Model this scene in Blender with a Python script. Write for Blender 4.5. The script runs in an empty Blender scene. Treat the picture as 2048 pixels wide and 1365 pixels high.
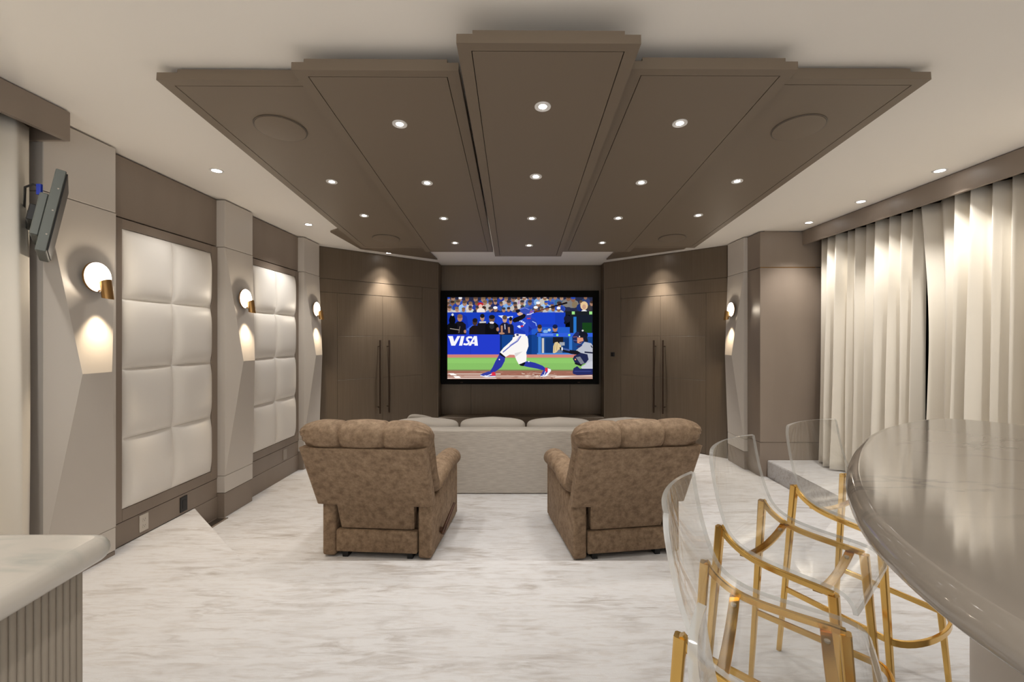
import bpy, bmesh, math, random
from mathutils import Vector, Matrix
random.seed(7)
PI = math.pi
scene = bpy.context.scene
C = scene.collection

# ------------------------------------------------------------------ camera, world, exposure
CAM_Z = 1.40
cam = bpy.data.cameras.new('camera')
cam.sensor_width = 36.0
cam.lens = 36.0 * 910 / 2048
cam.shift_x = -16 / 2048
cam.shift_y = -4.5 / 2048
cam.clip_start = 0.02
cam_o = bpy.data.objects.new('camera', cam)
cam_o.location = (0, 0, CAM_Z)
cam_o.rotation_euler = (PI / 2, 0, 0)
C.objects.link(cam_o)
scene.camera = cam_o

world = bpy.data.worlds.new('world')
scene.world = world
world.use_nodes = True
world.node_tree.nodes['Background'].inputs[0].default_value = (1.0, 0.98, 0.955, 1)
world.node_tree.nodes['Background'].inputs[1].default_value = 1.7  # even ambient fill, let in where the rear wall is left out

vs = scene.view_settings
vs.view_transform = 'Standard'
vs.look = 'None'
vs.gamma = 1
vs.exposure = 0.2
try:
    vs.use_curve_mapping = False
except Exception:
    pass
scene.cycles.max_bounces = 10
scene.cycles.diffuse_bounces = 6
scene.cycles.transparent_max_bounces = 24
scene.cycles.caustics_reflective = False
scene.cycles.caustics_refractive = False
scene.cycles.sample_clamp_indirect = 6

WARM = (1.0, 0.95, 0.89)
W_CEIL = 30.0      # downlights of the ceiling
W_CLOUD = 9.0     # small downlights of the hanging panels
W_REAR = 34.0      # added downlights out of view, beside and behind the camera, as fill
W_WASH = 170.0

# ------------------------------------------------------------------ materials
def lin(r, g, b):
    f = lambda c: (c / 255 / 12.92) if c / 255 <= 0.04045 else ((c / 255 + 0.055) / 1.055) ** 2.4
    return (f(r), f(g), f(b), 1)

def mat(name, col, rough=0.5, metal=0.0, noise=None, bump=None, coat=0.0, col2=None, spec=0.5):
    m = bpy.data.materials.new(name)
    m.use_nodes = True
    nt = m.node_tree
    p = nt.nodes['Principled BSDF']
    p.inputs['Base Color'].default_value = col
    p.inputs['Roughness'].default_value = rough
    p.inputs['Metallic'].default_value = metal
    p.inputs['Specular IOR Level'].default_value = spec
    p.inputs['Coat Weight'].default_value = coat
    p.inputs['Coat Roughness'].default_value = 0.05
    tc = nt.nodes.new('ShaderNodeTexCoord')
    if col2 is not None:
        sc, sx, sy, sz, det = noise
        mp = nt.nodes.new('ShaderNodeMapping'); mp.inputs['Scale'].default_value = (sx, sy, sz)
        nz = nt.nodes.new('ShaderNodeTexNoise'); nz.inputs['Scale'].default_value = sc; nz.inputs['Detail'].default_value = det; nz.inputs['Roughness'].default_value = .72 if det > 8 else .5
        rp = nt.nodes.new('ShaderNodeValToRGB')
        rp.color_ramp.elements[0].position = 0.38; rp.color_ramp.elements[0].color = col
        rp.color_ramp.elements[1].position = 0.64; rp.color_ramp.elements[1].color = col2
        nt.links.new(tc.outputs['Object'], mp.inputs[0]); nt.links.new(mp.outputs[0], nz.inputs['Vector'])
        nt.links.new(nz.outputs['Fac'], rp.inputs[0]); nt.links.new(rp.outputs[0], p.inputs['Base Color'])
    if bump:
        bs, strength, dist = bump
        nb = nt.nodes.new('ShaderNodeTexNoise'); nb.inputs['Scale'].default_value = bs; nb.inputs['Detail'].default_value = 4
        bp = nt.nodes.new('ShaderNodeBump'); bp.inputs['Strength'].default_value = strength; bp.inputs['Distance'].default_value = dist
        nt.links.new(tc.outputs['Object'], nb.inputs['Vector']); nt.links.new(nb.outputs['Fac'], bp.inputs['Height'])
        nt.links.new(bp.outputs[0], p.inputs['Normal'])
    return m

def emit(name, col, strength):
    m = bpy.data.materials.new(name); m.use_nodes = True
    nt = m.node_tree; nt.nodes.clear()
    e = nt.nodes.new('ShaderNodeEmission'); e.inputs[0].default_value = col; e.inputs[1].default_value = strength
    o = nt.nodes.new('ShaderNodeOutputMaterial'); nt.links.new(e.outputs[0], o.inputs[0])
    return m

M = {}
M['ceiling'] = mat('ceiling_paint', (0.90, 0.86, 0.795, 1), 0.9, bump=(90, 0.05, 0.002))
M['taupe'] = mat('taupe_lacquer', (0.255, 0.205, 0.165, 1), 0.42, noise=(3, 1, 1, .3, 3), col2=(0.28, 0.227, 0.183, 1))
M['shaded_veneer'] = mat('shaded_taupe_veneer', (0.122, 0.09, 0.06, 1), 0.42, noise=(14, 6, 6, .12, 4), col2=(0.14, 0.104, 0.071, 1))  # taupe with veneer grain, the back wall's shade darkened into its colour
M['taupe_panel'] = mat('taupe_ceiling_panel', (0.185, 0.142, 0.10, 1), 0.5)
M['taupe_dark'] = mat('dark_taupe', (0.10, 0.078, 0.058, 1), 0.4)
M['pilaster'] = mat('greige_lacquer', (0.62, 0.575, 0.52, 1), 0.45, bump=(300, 0.03, 0.001))
M['pad'] = mat('ivory_leather', (0.88, 0.85, 0.80, 1), 0.48, bump=(420, 0.06, 0.001))
M['curtain'] = mat('ivory_curtain_fabric', (0.81, 0.765, 0.68, 1), 0.75, bump=(500, 0.1, 0.001), spec=0.25)
M['sofa'] = mat('pale_linen', (0.49, 0.45, 0.40, 1), 0.85, noise=(40, .25, 3, 3, 4), col2=(0.60, 0.56, 0.50, 1), bump=(260, 0.3, 0.002))
M['cushion'] = mat('pale_cushion_fabric', (0.56, 0.52, 0.47, 1), 0.85, bump=(300, 0.2, 0.002))
M['suede'] = mat('mottled_brown_suede', (0.175, 0.112, 0.065, 1), 0.8, noise=(21, 1, 1, 1, 14), col2=(0.335, 0.235, 0.15, 1), bump=(120, 0.12, 0.002))
M['black'] = mat('black_plastic', (0.008, 0.008, 0.009, 1), 0.4)
M['black_matte'] = mat('black_velvet', (0.004, 0.004, 0.004, 1), 0.8, spec=0.1)
M['wood'] = mat('dark_wood', (0.055, 0.026, 0.015, 1), 0.3, noise=(8, 1, 1, 6, 4), col2=(0.09, 0.04, 0.022, 1))
M['bronze'] = mat('dark_bronze', (0.07, 0.045, 0.03, 1), 0.35, metal=0.8)
M['brass'] = mat('brushed_brass', (0.42, 0.24, 0.09, 1), 0.32, metal=0.9)
M['gold'] = mat('polished_gold', (0.74, 0.47, 0.14, 1), 0.16, metal=1.0)
M['grey_metal'] = mat('grey_green_metal', (0.105, 0.115, 0.105, 1), 0.5, metal=0.2)
M['blue'] = mat('blue_plug', (0.01, 0.03, 0.30, 1), 0.4)
M['white_plastic'] = mat('ivory_plastic', (0.62, 0.57, 0.50, 1), 0.4)
M['greige_plastic'] = mat('greige_plastic', (0.36, 0.31, 0.265, 1), 0.4)
M['counter_base'] = mat('greige_flutes', (0.31, 0.268, 0.215, 1), 0.5)
M['trim_white'] = mat('white_trim', (0.75, 0.73, 0.70, 1), 0.35)
M['glass_dark'] = mat('night_window_glass', (0.01, 0.01, 0.012, 1), 0.05)
M['lens'] = emit('lamp_lens', (1.0, 0.98, 0.955, 1), 22)

def marble(name, base, vein, rough, scale, width):
    m = bpy.data.materials.new(name); m.use_nodes = True
    nt = m.node_tree; p = nt.nodes['Principled BSDF']
    p.inputs['Roughness'].default_value = rough
    tc = nt.nodes.new('ShaderNodeTexCoord')
    mp = nt.nodes.new('ShaderNodeMapping'); mp.inputs['Scale'].default_value = (1.0, 2.6, 1); mp.inputs['Rotation'].default_value = (0, 0, 0.35)
    n1 = nt.nodes.new('ShaderNodeTexNoise'); n1.inputs['Scale'].default_value = scale; n1.inputs['Detail'].default_value = 8; n1.inputs['Distortion'].default_value = 0.25
    sub = nt.nodes.new('ShaderNodeMath'); sub.operation = 'SUBTRACT'; sub.inputs[1].default_value = 0.5
    ab = nt.nodes.new('ShaderNodeMath'); ab.operation = 'ABSOLUTE'
    rp = nt.nodes.new('ShaderNodeValToRGB')
    rp.color_ramp.elements[0].position = 0.0; rp.color_ramp.elements[0].color = vein
    rp.color_ramp.elements[1].position = width; rp.color_ramp.elements[1].color = base
    n2 = nt.nodes.new('ShaderNodeTexNoise'); n2.inputs['Scale'].default_value = scale * 0.9; n2.inputs['Detail'].default_value = 2
    rp2 = nt.nodes.new('ShaderNodeValToRGB'); rp2.color_ramp.elements[0].position = 0.46; rp2.color_ramp.elements[1].position = 0.60
    mx = nt.nodes.new('ShaderNodeMixRGB'); mx.inputs[1].default_value = base
    L = nt.links.new
    L(tc.outputs['Object'], mp.inputs[0]); L(mp.outputs[0], n1.inputs['Vector']); L(n1.outputs['Fac'], sub.inputs[0]); L(sub.outputs[0], ab.inputs[0])
    L(ab.outputs[0], rp.inputs[0]); L(rp.outputs[0], mx.inputs[2]); L(tc.outputs['Object'], n2.inputs['Vector']); L(n2.outputs['Fac'], rp2.inputs[0])
    L(rp2.outputs[0], mx.inputs[0]); L(mx.outputs[0], p.inputs['Base Color'])
    return m
M['bar_marble'] = marble('grey_polished_marble', (0.30, 0.268, 0.232, 1), (0.175, 0.162, 0.147, 1), 0.075, 2.6, 0.03)
M['counter_marble'] = marble('white_marble', (0.58, 0.545, 0.49, 1), (0.31, 0.35, 0.33, 1), 0.25, 2.4, 0.05)

def carpet_mat():
    m = bpy.data.materials.new('streaked_carpet'); m.use_nodes = True
    nt = m.node_tree; p = nt.nodes['Principled BSDF']; L = nt.links.new
    p.inputs['Roughness'].default_value = 0.95; p.inputs['Specular IOR Level'].default_value = 0.1
    p.inputs['Sheen Weight'].default_value = 0.15
    tc = nt.nodes.new('ShaderNodeTexCoord')
    def streak(sx, sy, scale, det, lo, hi, dist=0.6):
        mp = nt.nodes.new('ShaderNodeMapping'); mp.inputs['Scale'].default_value = (sx, sy, sy)
        n = nt.nodes.new('ShaderNodeTexNoise'); n.inputs['Scale'].default_value = scale; n.inputs['Detail'].default_value = det; n.inputs['Roughness'].default_value = 0.62
        n.inputs['Distortion'].default_value = dist
        r = nt.nodes.new('ShaderNodeValToRGB'); r.color_ramp.elements[0].position = lo; r.color_ramp.elements[1].position = hi
        L(tc.outputs['Object'], mp.inputs[0]); L(mp.outputs[0], n.inputs['Vector']); L(n.outputs['Fac'], r.inputs[0])
        return r
    a = streak(1.0, 6.0, 4.0, 9, 0.44, 0.68, 1.0)
    b = streak(2.4, 13.0, 3.4, 7, 0.50, 0.72)
    m1 = nt.nodes.new('ShaderNodeMixRGB'); m1.inputs[1].default_value = (0.655, 0.652, 0.66, 1); m1.inputs[2].default_value = (0.40, 0.365, 0.34, 1)
    m2 = nt.nodes.new('ShaderNodeMixRGB'); m2.inputs[2].default_value = (0.53, 0.49, 0.46, 1)
    c = streak(.8, 2.2, 2.2, 4, 0.40, 0.62)
    s = nt.nodes.new('ShaderNodeMath'); s.operation = 'MULTIPLY'
    s2 = nt.nodes.new('ShaderNodeMath'); s2.operation = 'MULTIPLY'; s2.inputs[1].default_value = 0.7
    L(a.outputs[0], s.inputs[0]); L(c.outputs[0], s.inputs[1]); L(s.outputs[0], m1.inputs[0]); L(m1.outputs[0], m2.inputs[1]); L(b.outputs[0], s2.inputs[0]); L(s2.outputs[0], m2.inputs[0])
    L(m2.outputs[0], p.inputs['Base Color'])
    nb = nt.nodes.new('ShaderNodeTexNoise'); nb.inputs['Scale'].default_value = 160; nb.inputs['Detail'].default_value = 3
    ad = nt.nodes.new('ShaderNodeMath'); ad.operation = 'ADD'
    bp = nt.nodes.new('ShaderNodeBump'); bp.inputs['Strength'].default_value = 0.35; bp.inputs['Distance'].default_value = 0.006
    L(tc.outputs['Object'], nb.inputs['Vector']); L(nb.outputs['Fac'], ad.inputs[0]); L(a.outputs[0], ad.inputs[1]); L(ad.outputs[0], bp.inputs['Height']); L(bp.outputs[0], p.inputs['Normal'])
    return m
M['carpet'] = carpet_mat()

def acrylic(name, tint, gl, diff):
    m = bpy.data.materials.new(name); m.use_nodes = True
    nt = m.node_tree; nt.nodes.clear(); L = nt.links.new
    o = nt.nodes.new('ShaderNodeOutputMaterial')
    tr = nt.nodes.new('ShaderNodeBsdfTransparent'); tr.inputs[0].default_value = tint
    g = nt.nodes.new('ShaderNodeBsdfGlossy'); g.inputs['Roughness'].default_value = 0.03; g.inputs[0].default_value = (1, 1, 1, 1)
    # Schlick reflectance, the same from either side of the sheet
    ge = nt.nodes.new('ShaderNodeNewGeometry')
    dt = nt.nodes.new('ShaderNodeVectorMath'); dt.operation = 'DOT_PRODUCT'
    L(ge.outputs['Incoming'], dt.inputs[0]); L(ge.outputs['Normal'], dt.inputs[1])
    def mth(op, a, v):
        q = nt.nodes.new('ShaderNodeMath'); q.operation = op; L(a, q.inputs[0])
        if v is not None: q.inputs[1].default_value = v
        return q.outputs[0]
    inv = nt.nodes.new('ShaderNodeMath'); inv.operation = 'SUBTRACT'; inv.inputs[0].default_value = 1.0; inv.use_clamp = True
    L(mth('ABSOLUTE', dt.outputs['Value'], None), inv.inputs[1])
    f0 = ((gl - 1) / (gl + 1)) ** 2
    fr = mth('ADD', mth('MULTIPLY', mth('POWER', inv.outputs[0], 5.0), 1 - f0), f0)
    mx = nt.nodes.new('ShaderNodeMixShader')
    L(fr, mx.inputs[0]); L(tr.outputs[0], mx.inputs[1]); L(g.outputs[0], mx.inputs[2])
    last = mx
    if diff > 0:
        d = nt.nodes.new('ShaderNodeBsdfDiffuse'); d.inputs[0].default_value = (0.85, 0.86, 0.85, 1)
        m2 = nt.nodes.new('ShaderNodeMixShader'); m2.inputs[0].default_value = diff
        L(mx.outputs[0], m2.inputs[1]); L(d.outputs[0], m2.inputs[2]); last = m2
    L(last.outputs[0], o.inputs[0])
    return m
M['acrylic'] = acrylic('clear_acrylic', (0.975, 0.978, 0.975, 1), 1.55, 0.0)
M['acrylic_edge'] = acrylic('acrylic_edge', (0.86, 0.875, 0.865, 1), 1.9, 0.30)

# ------------------------------------------------------------------ mesh helpers
class B:
    """collects shapes in one bmesh, then links them as ONE mesh object"""
    def __init__(self):
        self.bm = bmesh.new()
    def box(self, x0, x1, y0, y1, z0, z1, bevel=0.0, seg=1, T=None):
        pts = [(x, y, z) for z in (z0, z1) for y in (y0, y1) for x in (x0, x1)]
        vs_ = [self.bm.verts.new(p) for p in pts]
        fs = []
        for q in ((0, 2, 3, 1), (4, 5, 7, 6), (0, 1, 5, 4), (2, 6, 7, 3), (0, 4, 6, 2), (1, 3, 7, 5)):
            fs.append(self.bm.faces.new([vs_[i] for i in q]))
        geo_v = vs_
        if bevel > 0:
            es = list({e for f in fs for e in f.edges})
            r = bmesh.ops.bevel(self.bm, geom=es, offset=bevel, segments=seg, profile=0.5, affect='EDGES')
            geo_v = list({v for f in r['faces'] for v in f.verts} | {v for v in vs_ if v.is_valid})
        if T is not None:
            bmesh.ops.transform(self.bm, matrix=T, verts=geo_v)
        return self
    def prism(self, poly, z0, z1, T=None):
        a = [self.bm.verts.new((x, y, z0)) for x, y in poly]
        b = [self.bm.verts.new((x, y, z1)) for x, y in poly]
        n = len(poly)
        self.bm.faces.new(a[::-1]); self.bm.faces.new(b)
        for i in range(n):
            self.bm.faces.new((a[i], a[(i + 1) % n], b[(i + 1) % n], b[i]))
        if T is not None:
            bmesh.ops.transform(self.bm, matrix=T, verts=a + b)
        return self
    def poly(self, pts):
        self.bm.faces.new([self.bm.verts.new(p) for p in pts]); return self
    def hexa(self, p):
        """eight corners: bottom four counter-clockwise, then top four"""
        v = [self.bm.verts.new(q) for q in p]
        for q in ((3, 2, 1, 0), (4, 5, 6, 7), (0, 1, 5, 4), (1, 2, 6, 5), (2, 3, 7, 6), (3, 0, 4, 7)):
            self.bm.faces.new([v[i] for i in q])
        return self
    def grid(self, P, close_u=False, close_v=False, mi=0):
        """P[i][j] points"""
        V = [[self.bm.verts.new(p) for p in row] for row in P]
        nu, nv = len(V), len(V[0])
        for i in range(nu if close_u else nu - 1):
            for j in range(nv if close_v else nv - 1):
                f = self.bm.faces.new((V[i][j], V[(i + 1) % nu][j], V[(i + 1) % nu][(j + 1) % nv], V[i][(j + 1) % nv]))
                f.material_index = mi
        return V
    def tube(self, path, w, h=None, n=10, up=(0, 0, 1), scale=None, cap=True):
        """round tube (h None, radius w) or rectangular bar w x h along a path"""
        P = [Vector(p) for p in path]
        rings = []
        prev = None
        for i, p in enumerate(P):
            t = (P[min(i + 1, len(P) - 1)] - P[max(i - 1, 0)]).normalized()
            u = Vector(up)
            s = t.cross(u)
            if s.length < 1e-4:
                s = t.cross(Vector((0, 1, 0)))
            s.normalize()
            if prev is not None and s.dot(prev) < 0 and h is None:
                s = -s
            prev = s
            v = s.cross(t).normalized()
            k = scale[i] if scale else 1.0
            if h is None:
                ring = [p + s * (math.cos(a) * w * k) + v * (math.sin(a) * w * k) for a in [2 * PI * q / n for q in range(n)]]
            else:
                ww, hh = w * k / 2, h * k / 2
                b = min(ww, hh) * 0.3
                ring = [p + s * x + v * y for x, y in ((ww - b, -hh), (ww, -hh + b), (ww, hh - b), (ww - b, hh), (-ww + b, hh), (-ww, hh - b), (-ww, -hh + b), (-ww + b, -hh))]
            rings.append(ring)
        V = self.grid(rings, close_v=True)
        if cap:
            self.bm.faces.new(V[0][::-1]); self.bm.faces.new(V[-1])
        return self
    def lathe(self, prof, n=32, T=None):
        """prof: (r, z) list, spun about z"""
        rows = [[(r * math.cos(2 * PI * k / n), r * math.sin(2 * PI * k / n), z) for k in range(n)] for r, z in prof]
        V = self.grid(rows, close_v=True)
        for row, (r, z) in ((V[0], prof[0]), (V[-1], prof[-1])):
            if r > 1e-6:
                try: self.bm.faces.new(row)
                except Exception: pass
        allv = [v for row in V for v in row]
        bmesh.ops.remove_doubles(self.bm, verts=allv, dist=1e-6)
        if T is not None:
            bmesh.ops.transform(self.bm, matrix=T, verts=[v for v in allv if v.is_valid])
        return self
    def done(self, name, m, parent=None, smooth=None, loc=None, mats=None):
        bmesh.ops.recalc_face_normals(self.bm, faces=self.bm.faces)
        me = bpy.data.meshes.new(name)
        self.bm.to_mesh(me); self.bm.free()
        for x in (mats or [m]):
            me.materials.append(x)
        o = bpy.data.objects.new(name, me)
        C.objects.link(o)
        if parent is not None:
            o.parent = parent
        if loc is not None:
            o.location = loc
        if smooth is not None:
            for p in me.polygons: p.use_smooth = True
            try: me.set_sharp_from_angle(angle=math.radians(smooth))
            except Exception: pass
        return o

def tag(o, label=None, cat=None, group=None, kind=None):
    if label: o['label'] = label
    if cat: o['category'] = cat
    if group: o['group'] = group
    if kind: o['kind'] = kind
    return o

def thing(name, loc=(0, 0, 0), rot=(0, 0, 0), label=None, cat=None, group=None, kind=None):
    o = bpy.data.objects.new(name, None); o.empty_display_size = 0.1
    C.objects.link(o); o.location = loc; o.rotation_euler = rot
    return tag(o, label, cat, group, kind)

def copy_tree(o, parent=None):
    c = o.copy(); C.objects.link(c); c.parent = parent
    for ch in list(o.children): copy_tree(ch, c)
    return c

def spot(parent, loc, energy, size, blend, rot=(0, 0, 0), radius=0.03, col=WARM):
    l = bpy.data.lights.new('lamp', 'SPOT'); l.energy = energy; l.spot_size = math.radians(size); l.spot_blend = blend
    l.shadow_soft_size = radius; l.color = col
    o = bpy.data.objects.new('lamp', l); C.objects.link(o); o.location = loc; o.rotation_euler = rot
    if parent is not None: o.parent = parent
    return o

# ------------------------------------------------------------------ the room
ZC, ZL = 2.644, -0.19            # ceiling, lower floor (upper floor is 0)
XL, XR, YN, YB = -2.70, 2.80, -2.6, 7.70

floor = B().box(-3.2, 4.0, YN - .2, 8.1, ZL - .1, ZL).done('floor', M['carpet'])
tag(floor, kind='structure', label='lower carpeted floor under recliners and sofa')
# upper floor: behind, with a step whose corners are cut at 45 degrees, and a ledge along the curtain
b = B()
up = [(-3.0, -2.6), (3.75, -2.6), (3.75, 5.24), (2.85, 5.24), (2.85, 3.92), (1.78, 2.85), (-1.76, 2.85), (-2.70, 3.78), (-3.0, 3.78)]
b.prism(up, ZL, 0.0)
es = [e for e in b.bm.edges if all(v.co.z > -0.01 for v in e.verts) and all(1.0 < v.co.y and v.co.x < 3.0 for v in e.verts)]
bmesh.ops.bevel(b.bm, geom=es, offset=0.018, segments=3, profile=0.5, affect='EDGES')
tag(b.done('floor', M['carpet']), kind='structure', label='upper carpeted floor and step')

tag(B().box(-3.2, 4.0, YN - .2, 8.1, ZC, ZC + .12).done('ceiling', M['ceiling']), kind='structure')

# ---- left wall
wl = B().box(XL - .22, XL - .02, YN, 6.08, ZL, ZC).done('wall_left', M['taupe']); tag(wl, kind='structure')
PIL_L = [(2.50, 2.95), (4.04, 4.46), (5.52, 5.94)]
def pilaster(parent, xw, sgn, y0, y1):
    """faceted pilaster: cap, body with a ridge, plinth, dark base"""
    w = y1 - y0
    p0, pr, ins = 0.08, 0.172, 0.13 * w / .45
    X = lambda p: xw + sgn * p
    fl = B().box(min(X(-.02), X(p0)), max(X(-.02), X(p0)), y0, y1, 2.216, 2.632, 0.003)
    root = fl.done('pilaster', M['pilaster'], parent)
    b = B()
    zt, zr, zb = 2.211, 1.195, 0.182
    back = X(-.02)
    T = [(X(p0), y0, zt), (X(p0), y1, zt)]
    R = [(X(pr), y0 + ins, zr), (X(pr), y1 - ins, zr)]
    Bt = [(X(p0), y0, zb), (X(p0), y1, zb)]
    V = lambda p: b.bm.verts.new(p)
    t0, t1, r0, r1, b0, b1 = [V(p) for p in T + R + Bt]
    k0, k1, k2, k3 = V((back, y0, zt)), V((back, y1, zt)), V((back, y0, zb)), V((back, y1, zb))
    f = b.bm.faces.new
    f((t0, t1, r1, r0)); f((r0, r1, b1, b0)); f((t0, r0, b0)); f((t1, b1, r1))
    f((k0, t0, b0, k2)); f((t1, k1, k3, b1)); f((k0, k1, t1, t0)); f((b0, b1, k3, k2)); f((k0, k2, k3, k1))
    b.done('facet', M['pilaster'], root)
    B().box(min(back, X(p0)), max(back, X(p0)), y0, y1, 0.03, 0.178, 0.003).done('plinth', M['pilaster'], root)
    B().box(min(back, X(p0 - .004)), max(back, X(p0 - .004)), y0, y1, ZL, 0.026, 0.002).done('base_block', M['taupe'], root)
    return root
for y0, y1 in PIL_L: pilaster(wl, XL, 1, y0, y1)

PADS = [((2.95, 4.04), (3.075, 3.96)), ((4.46, 5.52), (4.55, 5.44))]
for n, ((y0, y1), (a, c)) in enumerate(PADS):
    x0 = XL - .02
    B().box(x0, XL + .006, y0, y1, 2.222, 2.632, 0.002).done('upper_panel', M['taupe'], wl)
    B().box(x0, XL + .014, y0, a - .003, 0.163, 2.212, 0.002).done('frame_stile', M['taupe'], wl)
    B().box(x0, XL + .014, c + .003, y1, 0.163, 2.212, 0.002).done('frame_stile', M['taupe'], wl)
    B().box(x0, XL + .014, a - .002, c + .002, 2.147, 2.212, 0.002).done('frame_rail', M['taupe'], wl)
    B().box(x0, XL + .014, a - .002, c + .002, 0.163, 0.243, 0.002).done('frame_rail', M['taupe'], wl)
    B().box(x0, XL + .010, y0, y1, 0.0012, 0.158, 0.002).done('base_panel', M['taupe'], wl)
    B().box(x0, XL + .016, y0, y1, ZL, 0.0, 0.002).done('baseboard', M['taupe'], wl)
    t = thing('padded_wall_panel', (XL, (a + c) / 2, 0.245), label=('ivory padded wall panel nearest the camera, between first and second left sconces', 'ivory padded wall panel farther along the left wall, between second and third sconces')[n], cat='wall panel', group='padded wall panels')
    N = 14
    zs, ys = (2.145 - 0.245) / 4, (c - a) / 2
    for r in range(4):
        for q in range(2):
            bb = B()
            P = []
            for i in range(N + 1):
                row = []
                for j in range(N + 1):
                    u, v = -1 + 2 * i / N, -1 + 2 * j / N
                    u, v = math.sin(u * PI / 2), math.sin(v * PI / 2)
                    h = 0.056 * ((1 - u ** 4) ** 0.6) * ((1 - v ** 4) ** 0.6)
                    row.append((0.004 + h, -ys + ys * q + ys * (u + 1) / 2, zs * r + zs * (v + 1) / 2))
                P.append(row)
            V = bb.grid(P)
            bb.done('pad', M['pad'], t, smooth=60)
    B().box(-.018, 0.006, -ys, ys, 0, 4 * zs).done('backing', M['pad'], t)

# ---- recess behind the near left curtain
B().box(XL - .02, XL, YN, 2.50, ZL, ZC - .012).done('wall_panel', M['taupe'], wl)

# ---- right side: pier, pilaster, short wall, window wall
wr = B().box(XR + .02, XR + .3, 5.25, 6.1, ZL, ZC).done('wall_right', M['taupe']); tag(wr, kind='structure')
pilaster(wr, XR, -1, 5.53, 5.96)
# pier facing the camera
for z0, z1 in ((0.208, 2.218), (2.226, 2.632)):
    B().box(2.765, 3.75, 5.24, 5.53, z0, z1, 0.002).done('pier_panel', M['taupe'], wr)
B().box(2.765, 3.75, 5.245, 5.53, ZL, 0.204, 0.002).done('pier_base', M['taupe'], wr)
B().box(2.768, 3.4, 5.238, 5.25, 2.2185, 2.2255).done('inlay_strip', M['brass'], wr)['label'] = 'thin bright metal inlay strip'
ww = B().box(3.66, 3.8, YN, 5.25, ZL, ZC).done('wall_window_side', M['taupe_dark']); tag(ww, kind='structure')
tag(B().box(3.635, 3.66, -1.0, 4.9, 0.35, 2.35).done('window_1', M['glass_dark']), kind='structure')

# ---- back wall with the screen niche
NX0, NX1, NY = -1.33, 1.366, 7.40
wb = B().box(NX0 - .1, NX1 + .1, YB, YB + .15, ZL, ZC).done('wall_back', M['shaded_veneer']); tag(wb, kind='structure')
B().box(NX0, NX1, YB - .02, YB, 2.02, 2.632, 0.002).done('upper_panel', M['shaded_veneer'], wb)
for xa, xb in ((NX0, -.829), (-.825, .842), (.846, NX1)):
    B().box(xa, xb, YB - .02, YB, 0.124, 2.014, 0.002).done('lower_panel', M['shaded_veneer'], wb)
tag(B().box(NX0, NX1, NY, YB - .02, ZL, 0.123, 0.004).done('trim_1', M['shaded_veneer']), kind='structure', label='taupe ledge under the screen')

def closet_wall(name, door, P0, P1, mirror):
    P0, P1 = Vector((P0[0], P0[1], ZL)), Vector((P1[0], P1[1], ZL))
    d = (P1 - P0); L = d.length; ang = math.atan2(d.y, d.x)
    # local x runs from the outer corner to the niche; the room lies on local side -y (left wall) or +y (right wall)
    s = 1 if mirror else -1
    w = thing(name, P0, (0, 0, ang), kind='structure')
    H = ZC - ZL
    def pan(nm, x0, x1, z0, z1, out, th=.03, par=w, m='shaded_veneer', bev=.0015):
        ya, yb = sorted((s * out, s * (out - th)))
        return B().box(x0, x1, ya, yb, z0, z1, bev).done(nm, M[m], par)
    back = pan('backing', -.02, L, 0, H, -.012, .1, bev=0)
    zt, zg = 2.03 - ZL, 2.214 - ZL
    d0, dm, d1 = .283, .955, 1.618
    pan('upper_panel', 0, L, zg + .004, H - .012, 0)
    pan('upper_rail', 0, d1 + .01, zt + .003, zg - .004, 0)
    pan('outer_stile', 0, d0 - .003, 0, zt - .001, 0)
    pan('inner_stile', d1 + .014, L, 0, zg - .004, 0)
    # niche return
    ya, yb = sorted((s * 0.0, -s * .12))
    B().box(L - .001, L, ya, yb, 0, H, 0).done('niche_edge', M['shaded_veneer'], w)
    dr = thing(door, P0, (0, 0, ang), kind='structure')
    for x0, x1, hx in ((d0, dm - .0015, dm - .072), (dm + .0015, d1 + .010, dm + .072)):
        lf = pan('door_leaf', x0, x1, .83 - ZL + .0012, 1.437 - ZL - .0012, -.002, par=dr)
        pan('leaf_panel', x0, x1, 1.437 - ZL + .0012, zt - .002, -.002, par=lf)
        pan('leaf_panel', x0, x1, .012, .83 - ZL - .0012, -.002, par=lf)
        hb = B()
        hb.tube([(hx, s * .062, .31 - ZL), (hx, s * .062, 1.378 - ZL)], .0125, n=14)
        for z in (.40 - ZL, 1.29 - ZL):
            hb.tube([(hx, -s * .002, z), (hx, s * .062, z)], .007, n=10, up=(1, 0, 0))
        hb.done('door_handle', M['bronze'], dr, smooth=40)
    return w
closet_wall('wall_back_left', 'door_1', (-2.71, 6.05), (NX0, NY), False)
closet_wall('wall_back_right', 'door_2', (2.745, 6.03), (NX1, NY), True)
# niche side returns
tag(B().box(NX0 - .012, NX0, NY - .005, YB, ZL, ZC - .002).done('wall_niche_left', M['shaded_veneer']), kind='structure')
tag(B().box(NX1, NX1 + .012, NY - .005, YB, ZL, ZC - .002).done('wall_niche_right', M['shaded_veneer']), kind='structure')

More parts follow.
